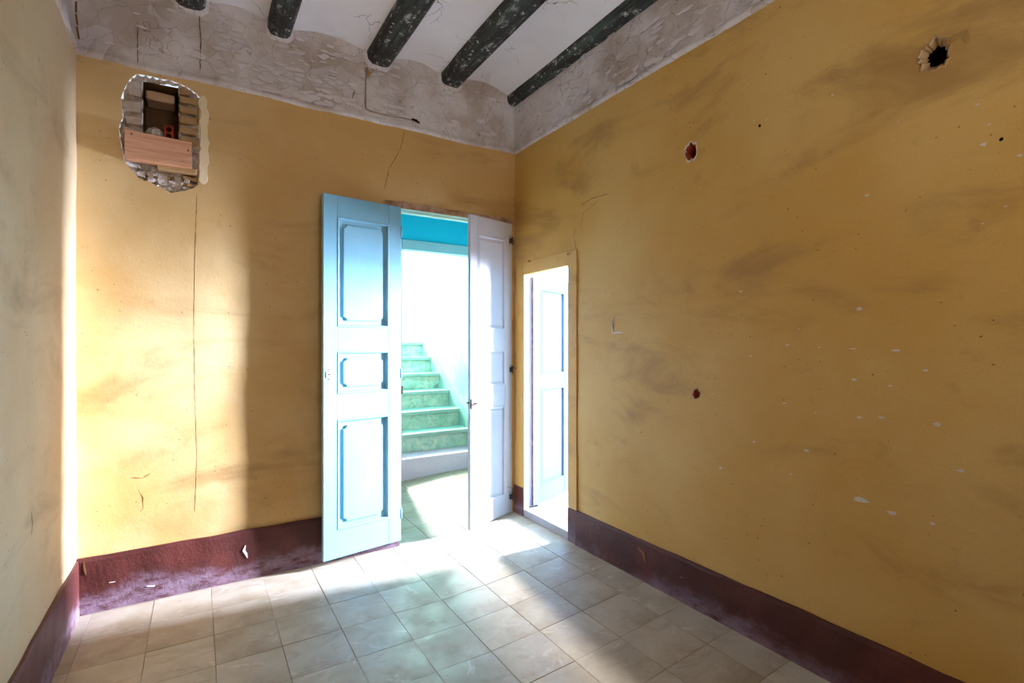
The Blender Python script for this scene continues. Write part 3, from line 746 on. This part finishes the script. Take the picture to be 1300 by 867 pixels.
# ---- door leaves.  local u = along the leaf from hinge, v = thickness (face side negative v), heights relative to camera
PAN = [(.029, .235), (-.096, -.016), (-.349, -.143)]
def leaf(name, hinge, freep, side, mat, label, zb_h, zb_f, notch, ztop=.274, pans=PAN, root_cat='door'):
    hx, hy = hinge; fx, fy = freep; Lg = math.hypot(fx - hx, fy - hy); U = Vector(((fx - hx) / Lg, (fy - hy) / Lg, 0)); Nn = Vector((U.y, -U.x, 0)) * side
    base = W(hx, hy, zb_h); root = empty(name, base); tag(root, label, root_cat, kind='structure'); root['label'] = label
    T = .0085
    def P(u, v, z): return W(hx, hy, z) + (U * u * Lg + Nn * v) * D - base         # v=0 visible face, negative = behind
    def slab(bm, u0, u1, z0, z1, v0, v1, z0b=None, bev=.002):
        z0b = z0 if z0b is None else z0b
        vs = hexa(bm, [P(u0, v0, z0), P(u1, v0, z0b), P(u1, v1, z0b), P(u0, v1, z0), P(u0, v0, z1), P(u1, v0, z1), P(u1, v1, z1), P(u0, v1, z1)])
        if bev: bmesh.ops.bevel(bm, geom=list({e for q in vs for e in q.link_edges}), offset=bev, segments=1, affect='EDGES')
    zl = lambda u: zb_h + (zb_f - zb_h) * u
    s0, s1 = .168, .836
    bm = bmesh.new(); slab(bm, 0, s0, zl(0), ztop, 0, -T, zl(s0)); link('stile', bm, mat, root)
    bm = bmesh.new(); slab(bm, s1, 1, zl(s1), ztop, 0, -T, zl(1)); link('stile', bm, mat, root)
    rails = [(pans[0][1], ztop), (pans[1][1], pans[0][0]), (pans[2][1], pans[1][0])] if len(pans) == 3 else [(pans[0][1], ztop), (pans[1][1], pans[0][0])]
    for a, b in rails:
        bm = bmesh.new(); slab(bm, s0, s1, a, b, -.0003, -T + .0003); link('rail', bm, mat, root)
    bm = bmesh.new(); slab(bm, s0, s1, zl(s0), pans[-1][0], -.0003, -T + .0003, zl(s1)); link('rail', bm, mat, root)
    for (a, b) in pans:
        pm = bmesh.new(); slab(pm, s0, s1, a, b, -.0045, -.0065, bev=0); pn = link('panel', pm, mat, root)
        # bolection moulding: mitred sloped frame
        mm = bmesh.new(); rings = []
        for ins, v in ((0, .0004), (.0020, .0010), (.0036, .0002), (.0044, -.0030), (.0048, -.0045)):
            du = ins / Lg
            rings.append([mm.verts.new(P(uu, v, zz)) for uu, zz in ((s0 + du, a + ins), (s1 - du, a + ins), (s1 - du, b - ins), (s0 + du, b - ins))])
        for A, B in zip(rings, rings[1:]):
            for k in range(4): mm.faces.new((A[k], A[(k + 1) % 4], B[(k + 1) % 4], B[k]))
        link('moulding', mm, mat, root)
        # raised field; with scooped corners on the hall face
        ins = .0135 if notch else .011; du = ins / Lg; r = .0062 if notch else 0
        cs = [(s0 + du, a + ins, 1, 1), (s1 - du, a + ins, -1, 1), (s1 - du, b - ins, -1, -1), (s0 + du, b - ins, 1, -1)]
        def ring(extra, v):
            pts = []
            for ci, (u, z, su, sz) in enumerate(cs):
                u -= su * extra / Lg; z -= sz * extra
                if not r: pts.append((u, z)); continue
                arc = [(u + su * (r / Lg) * math.cos(t), z + sz * r * math.sin(t)) for t in [math.pi / 2 * k / 5 for k in range(6)]]
                if ci in (0, 2): arc.reverse()
                pts += arc
            return [fm.verts.new(P(u, v, z)) for u, z in pts]
        fm = bmesh.new()
        rg = [ring(.0010, -.0045), ring(.0008, -.0026), ring(.0004, -.0017), ring(0, -.0015)] if notch else [ring(.0030, -.0045), ring(.0022, -.0038), ring(.0010, -.0032), ring(0, -.0030)]
        for A, B in zip(rg, rg[1:]):
            for k in range(len(A)): fm.faces.new((A[k], A[(k + 1) % len(A)], B[(k + 1) % len(A)], B[k]))
        fm.faces.new(rg[-1]); link('raised_field', fm, mat, pn)
    return root, P, U, Nn, Lg

# left leaf: swung right round against the wall
A_h, A_f = (.3495, .9895), (.1950, .9680)
dl, PL_, UL, NL, LL = leaf('door_1', A_h, A_f, -1, M['blue_door'], 'tall pale blue panelled door leaf swung open against the wall, left of the doorway', -.3995, -.4008, True)
dr, PR_, UR, NR, LR = leaf('door_2', (.6180, .9965), (.4935, .9640), -1, M['white_door'], 'tall white panelled door leaf half shut on the right of the doorway', -.3905, -.3995, False)
def hinge_on(root, P, z, u=.0, mat='iron'):
    bm = bmesh.new(); tube(bm, [P(u, .0015, z - .009), P(u, .0015, z + .009)], .0065, 8)
    hg = link('hinge', bm, M[mat], root, True)
    bm = bmesh.new(); a = [P(u, .0004, z - .006), P(u + .07, .0004, z - .006), P(u + .07, .0009, z - .006), P(u, .0009, z - .006), P(u, .0004, z + .006), P(u + .07, .0004, z + .006), P(u + .07, .0009, z + .006), P(u, .0009, z + .006)]
    hexa(bm, a); link('hinge_leaf', bm, M[mat], hg)
for z in (.235, -.062, -.355): hinge_on(dr, PR_, z, .0)
for z in (.225, -.062, -.345):
    bm = bmesh.new(); tube(bm, [PL_(-.006, -.001, z - .010), PL_(-.006, -.001, z + .010)], .008, 8); link('hinge', bm, M['blue_door'], dl, True)
# rim lock, knob and keeper on the right leaf's free edge
zk = (435 - 512) * 1.088 / FPX
bm = bmesh.new(); pts = []
for z in (zk - .011, zk + .010):
    for u, v in ((.90, .0002), (1.006, .0002), (1.006, .0045), (.90, .0045)): pts.append(PR_(u, v, z))
hexa(bm, pts); bmesh.ops.bevel(bm, geom=bm.edges[:], offset=.002, segments=1, affect='EDGES')
lk = link('rim_lock', bm, M['iron'], dr)
bm = bmesh.new(); tube(bm, [PR_(.93, .004, zk), PR_(.93, .0125, zk), PR_(.90, .0145, zk), PR_(.80, .0135, zk - .001)], [.005, .0045, .005, .0035], 8)
tag(link('handle', bm, M['iron'], lk, True), 'iron lever handle')
bm = bmesh.new(); tube(bm, [PR_(1.0, -.0045, zk + .002), PR_(1.045, -.0045, zk + .002)], .006, 8); link('bolt', bm, M['iron'], lk)
# tied wire ends at the hinges of the right leaf
for z in (.237, -.058, -.345):
    bm = bmesh.new(); rr = random.Random(int(z * 1000))
    for _ in range(6):
        a = PR_(.01, .003, z); tube(bm, [a, a + Vector((rr.uniform(-.05, .01), rr.uniform(-.02, 0), rr.uniform(-.04, .04))), a + Vector((rr.uniform(-.08, .03), rr.uniform(-.03, 0), rr.uniform(-.07, .07)))], .0016, 4)
    tag(link('wire_tie', bm, M['iron'], dr), 'twisted rusty wire at the hinge')
# worn escutcheon on the blue leaf
zq = (435 - 476) * .922 / FPX
bm = bmesh.new(); c = [PL_(.935 + .035 * math.cos(t), .0004, zq + .008 * math.sin(t) * (1.3 if k % 2 else .8)) for k, t in enumerate([2 * math.pi * k / 10 for k in range(10)])]
bm.faces.new([bm.verts.new(p) for p in c]); r = bmesh.ops.extrude_face_region(bm, geom=bm.faces[:])
for q in [g for g in r['geom'] if isinstance(g, bmesh.types.BMVert)]: q.co += Vector((NL.x, NL.y, 0)) * .002
es = link('escutcheon', bm, M['chip'], dl)
bm = bmesh.new(); tube(bm, [PL_(.935, .0006, zq), PL_(.935, .0014, zq)], .006, 8); link('keyhole', bm, M['dark'], es)

# ------------------------------------------------------------------ hall behind the double doorway
HY = 1.42; FX0 = .5025; FZ_ = .2705
def shell(name, bmf, mat, label, cat='wall'): return tag(link(name, bmf, mat), label, cat, kind='structure')
bm = plate([(.16, -.43), (DX0, -.43), (DX0, DZ), (DX1 + .02, DZ), (DX1 + .02, -.43), (.80, -.43), (.80, .60), (.16, .60)], [], .05, lambda x, z: W(x, 1 + TW, z))
shell('wall_hall_near', bm, M['teal'], 'teal hall side of the wall around the double doorway')
# far wall: cyan above, teal beside
bm = plate([(.16, -.43), (FX0 - .012, -.43), (FX0 - .012, FZ_ + .028), (.16, FZ_ + .028)], [], .03, lambda x, z: W(x, HY + wob(x, 9, z, .001), z))
shell('wall_hall_back', bm, M['teal'], 'teal wall left of the inner doorway frame')
bm = plate([(.16, FZ_ + .028), (.80, FZ_ + .028), (.80, .60), (.16, .60)], [], .03, lambda x, z: W(x, HY + wob(x, 9, z, .001), z))
shell('wall_hall_far', bm, M['cyan'], 'bright cyan wall above the inner doorway frame')
bm = bmesh.new()
v = [bm.verts.new(W(*p)) for p in ((.16, 1.04, -.43), (.16, HY, -.43), (.16, HY, .60), (.16, 1.04, .60))]; bm.faces.new(v)
shell('wall_hall_left', bm, M['teal'], 'teal end wall of the hall, left')
bm = bmesh.new()
v = [bm.verts.new(W(*p)) for p in ((.80, 1.04, -.43), (.80, HY, -.43), (.80, HY, .60), (.80, 1.04, .60))]; bm.faces.new(v)
shell('wall_hall_right', bm, M['teal'], 'teal end wall of the hall, right')
bm = bmesh.new(); box(bm, W(.14, 1.03, .60), W(.82, HY + .03, .62)); shell('ceiling', bm, M['hallwhite'], 'whitewashed hall ceiling', 'ceiling')

inner = empty('door_frame', W(.64, HY, fz(.6))); base = inner.location.copy(); tag(inner, 'pale blue inner door frame at the foot of the green stairs', 'door frame', kind='structure')
w_ = Wb(base)
bm = bmesh.new(); box(bm, w_(FX0 - .020, HY - .006, -.412), w_(FX0, HY + .030, FZ_ + .030), bev=.006); link('jamb', bm, M['frame_blue'], inner)
bm = bmesh.new(); box(bm, w_(.772, HY - .006, -.395), w_(.795, HY + .030, FZ_ + .030), bev=.006); link('jamb', bm, M['frame_blue'], inner)
bm = bmesh.new(); box(bm, w_(FX0, HY - .006, FZ_), w_(.772, HY + .030, FZ_ + .030), bev=.006); link('head', bm, M['frame_blue'], inner)
bm = bmesh.new(); zc = (435 - 495) * 1.465 / FPX; box(bm, w_(FX0 - .010, HY - .009, zc - .011), w_(FX0 + .0015, HY - .004, zc + .011), bev=.002); tag(link('strike_plate', bm, M['iron'], inner), 'small dark strike plate')

# ---- stair
XS, XS0 = .767, .493
stair = empty('staircase', W(.60, 1.409, fz(.6))); base = stair.location.copy(); tag(stair, 'green painted stone stair with worn treads rising beyond the inner doorway', 'staircase')
w_ = Wb(base); RZ, RN = .0566, .0841
def sy(k): return 1.409 + (k - 1) * RN
def szz(k): return -.3386 + (k - 1) * RZ
for k in range(1, 8):
    y0, zt = sy(k), szz(k)
    zb = fz(.6) - .012 if k == 1 else szz(k - 1)
    # riser: rough broken face
    bm = bmesh.new(); nx, nz = 44, 7; rows = []
    for i in range(nx + 1):
        x = XS0 + (XS - XS0) * i / nx; row = []
        for j in range(nz + 1):
            z = zb + (zt - .012 - zb) * j / nz
            rg = 0 if k == 1 else .0065 * max(-.6, noise.noise(Vector((x * 26, k * 3.7, z * 40)))) + .002 * noise.noise(Vector((x * 90, k, z * 90)))
            row.append(bm.verts.new(w_(x, y0 + .004 + rg, z)))
        rows.append(row)
    for A, B in zip(rows, rows[1:]):
        for j in range(nz): bm.faces.new((A[j], A[j + 1], B[j + 1], B[j]))
    link('riser', bm, M['plinth'] if k == 1 else M['riser'], stair)
    bm = bmesh.new(); y1 = sy(k + 1) + .012 if k < 7 else 2.292
    box(bm, w_(XS0, y0 + .004, zt - .012), w_(XS, y1, zt), bev=.002)
    tr = link('tread', bm, M['plinth'] if k == 1 else M['tread'], stair)
    if k > 1:
        bm = bmesh.new(); box(bm, w_(XS0, y0 - .008, zt - .011), w_(XS - .001, y0 + .006, zt + .0012), bev=.006)
        link('nosing', bm, M['nosing'], tr)
# raking skirting along the stair's right wall
bm = bmesh.new(); pts = []
for x in (XS - .004, XS + .002):
    pts.append([w_(x, sy(1) - .004, szz(1) - .05), w_(x, sy(7) + .04, szz(7) - .05), w_(x, 2.29, szz(7) - .03), w_(x, 2.29, szz(7) + .016), w_(x, sy(7) - .004, szz(7) + .016), w_(x, sy(1) - .004, szz(1) + .018)])
A, B = [[bm.verts.new(p) for p in r] for r in pts]
bm.faces.new(A); bm.faces.new(B[::-1])
for k in range(6): bm.faces.new((A[k], A[(k + 1) % 6], B[(k + 1) % 6], B[k]))
tag(link('stair_skirting', bm, M['tread'], stair), 'green raking skirting at the wall side of the steps')
# maroon block at the foot
bm = bmesh.new(); box(bm, w_(XS - .045, 1.396, fz(.7) - .005), w_(XS, 1.409, szz(1)), bev=.004); link('foot_block', bm, M['iron'], stair)

# stairwell walls
bm = plate([(HY, -.43), (2.31, -.43), (2.31, 1.0), (HY, 1.0)], [], .03, lambda y, z: W(XS + .0035 + wob(2, y, z, .0012), y, z))
shell('wall_stair_right', bm, M['teal'], 'brightly lit teal and white wall beside the stairs')
bm = plate([(HY, -.43), (2.31, -.43), (2.31, 1.0), (HY, 1.0)], [], .1, lambda y, z: W(XS0 - .006, y, z))
shell('wall_stair_left', bm, M['hallwhite'], 'whitewashed left wall of the stairwell')
bm = plate([(XS0, -.43), (XS + .01, -.43), (XS + .01, 1.0), (XS0, 1.0)], [[(.57, .21), (.70, .21), (.70, .63), (.57, .63)]], .05, lambda x, z: W(x, 2.30, z))
shell('wall_stair_end', bm, M['hallwhite'], 'whitewashed end wall of the landing with tall window')
bm = bmesh.new(); v = [bm.verts.new(W(*p)) for p in ((XS0, HY, .56), (XS + .01, HY, .56), (XS + .01, HY, 1.0), (XS0, HY, 1.0))]; bm.faces.new(v)
box(bm, W(XS0 - .01, HY, 1.0), W(XS + .02, 2.32, 1.02)); shell('ceiling', bm, M['hallwhite'], 'whitewashed ceiling over the stair', 'ceiling')
window_frame('window_2', (.635, 2.292, .21), (1, 0, 0), .13, .42, 'narrow window on the stair landing', (0, 0))

# ------------------------------------------------------------------ small doorway in the right wall and the side room
sf = empty('door_frame', W(XR, .88, fz(XR))); base = sf.location.copy(); tag(sf, 'narrow ochre painted wooden frame around the small doorway', 'door frame', kind='structure')
w_ = Wb(base)
SB = -.376                    # side room floor
bm = bmesh.new(); box(bm, w_(XR - .0028, .7695, -.326), w_(XR + .012, SY0, .1815), bev=.002); link('jamb', bm, M['yellow'], sf)
bm = bmesh.new(); box(bm, w_(XR - .0032, .7695, -.394), w_(XR + .012, SY0, -.3265), bev=.002); tag(link('jamb_base', bm, M['maroon'], sf), 'maroon painted foot of the near jamb')
bm = bmesh.new(); box(bm, w_(XR - .0028, SY1, -.328), w_(XR + .012, .987, .1815), bev=.002); link('jamb', bm, M['yellow'], sf)
bm = bmesh.new(); box(bm, w_(XR - .0034, SY1, -.395), w_(XR + .012, .999, -.3285), bev=.002); tag(link('jamb_base', bm, M['maroon'], sf), 'maroon painted foot of the far jamb')
bm = bmesh.new(); box(bm, w_(XR - .0026, SY0, SZ), w_(XR + .012, SY1, .1815), bev=.002); link('head', bm, M['yellow'], sf)
bm = bmesh.new(); box(bm, w_(XR - .001, SY1 - .0015, SB - .01), w_(XR + .0125, SY1 + .001, SZ), bev=.001); tag(link('jamb_lining', bm, M['reveal'], sf), 'white lining of the far jamb')
bm = bmesh.new(); box(bm, w_(XR + .012, SY1 + .006, SB), w_(XR + .034, SY1 + .03, SZ + .03)); box(bm, w_(XR + .012, SY0 - .05, SB), w_(XR + .034, SY0 - .004, SZ + .03)); box(bm, w_(XR + .012, SY0 - .05, SZ + .004), w_(XR + .034, SY1 + .03, SZ + .05)); link('rebate', bm, M['reveal'], sf)
bm = bmesh.new(); box(bm, w_(XR - .0005, SY0, -.40), w_(XR + .04, SY1, SB), bev=.003); tag(link('threshold', bm, M['tile_pale'], sf), 'raised stone threshold')
for (py_, pz) in (((675, 332)), ((725, 323))):
    q = rt(py_, pz); bm = bmesh.new(); c = W(XR - .006, q[0], q[1]) - base
    tube(bm, [c + Vector((0, -.012, .008)), c + Vector((-.004, -.008, -.004)), c + Vector((-.004, .008, -.004)), c + Vector((0, .012, .008))], .003, 6); link('bent_nail', bm, M['iron'], sf)

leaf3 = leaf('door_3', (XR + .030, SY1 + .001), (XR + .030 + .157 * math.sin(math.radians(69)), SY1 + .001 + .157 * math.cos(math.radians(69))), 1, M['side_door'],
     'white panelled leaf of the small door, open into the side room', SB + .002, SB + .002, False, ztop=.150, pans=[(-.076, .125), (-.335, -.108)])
bm = bmesh.new(); P3 = leaf3[1]; pts = []
for z in (SB + .003, .150):
    for u, v in ((-.022, -.0085), (-.002, -.0085), (-.002, .0), (-.022, .0)): pts.append(P3(u, v, z))
hexa(bm, pts); tag(link('leaf_edge', bm, simple('grey_edge', lin(96, 92, 104), .7, .3, lin(128, 122, 130), 20, .6), leaf3[0]), 'dark hinge edge')  # bluish-grey strip along the hinge side of the leaf

RX = 2.14
bm = bmesh.new()
def quad(bm, *p): bm.faces.new([bm.verts.new(W(*q)) for q in p])
quad(bm, (XR + .034, 1.036, SB), (RX, 1.036, SB), (RX, 1.036, .55), (XR + .034, 1.036, .55)); shell('wall_side_far', bm, M['paleblue_wall'], 'pale blue wall of the side room behind the white leaf')
bm = bmesh.new(); quad(bm, (XR + .034, -.1, SB), (RX, -.1, SB), (RX, -.1, .55), (XR + .034, -.1, .55)); shell('wall_side_near', bm, M['paleblue_wall'], 'pale blue near wall of the side room')
bm = plate([(-.1, SB), (1.036, SB), (1.036, .55), (-.1, .55)], [[(.44, SB + .012), (.61, SB + .012), (.61, .49), (.44, .49)]], .1, lambda y, z: W(RX - .015, y, z)); shell('wall_side_window', bm, M['paleblue_wall'], 'pale blue window wall of the side room')
bm = plate([(-.1, SB), (SY0 - .004, SB), (SY0 - .004, SZ + .004), (SY1 + .006, SZ + .004), (SY1 + .006, SB), (1.036, SB), (1.036, .55), (-.1, .55)], [], .1, lambda y, z: W(XR + .034, y, z)); shell('wall_side_door', bm, M['paleblue_wall'], 'side room face of the wall around the small doorway')
bm = bmesh.new(); box(bm, W(XR + .02, -.12, .55), W(RX, 1.05, .57)); shell('ceiling', bm, M['hallwhite'], 'white ceiling of the side room', 'ceiling')
window_frame('window_3', (RX - .017, .525, SB + .012), (0, 1, 0), .17, .854, 'tall French window at the far end of the side room', (0, 0))
bm = bmesh.new(); quad(bm, (XR + .038, -.1, SB - .003), (RX, -.1, SB - .003), (RX, 1.036, SB - .003), (XR + .038, 1.036, SB - .003))
sfl = shell('floor', bm, M['grout'], 'pale tiled floor of the side room', 'floor')
tm = TM[4].copy(); tm.materials.clear(); tm.materials.append(M['tile_pale'])
for i in range(0, 18):
    for j in range(0, 14):
        cx_ = XR + .042 + TS * (i + .5); cy_ = 1.034 - TSY * (j + .5)
        o = bpy.data.objects.new('tile', tm); COL.objects.link(o); o.parent = sfl; o.location = W(cx_, cy_, SB)
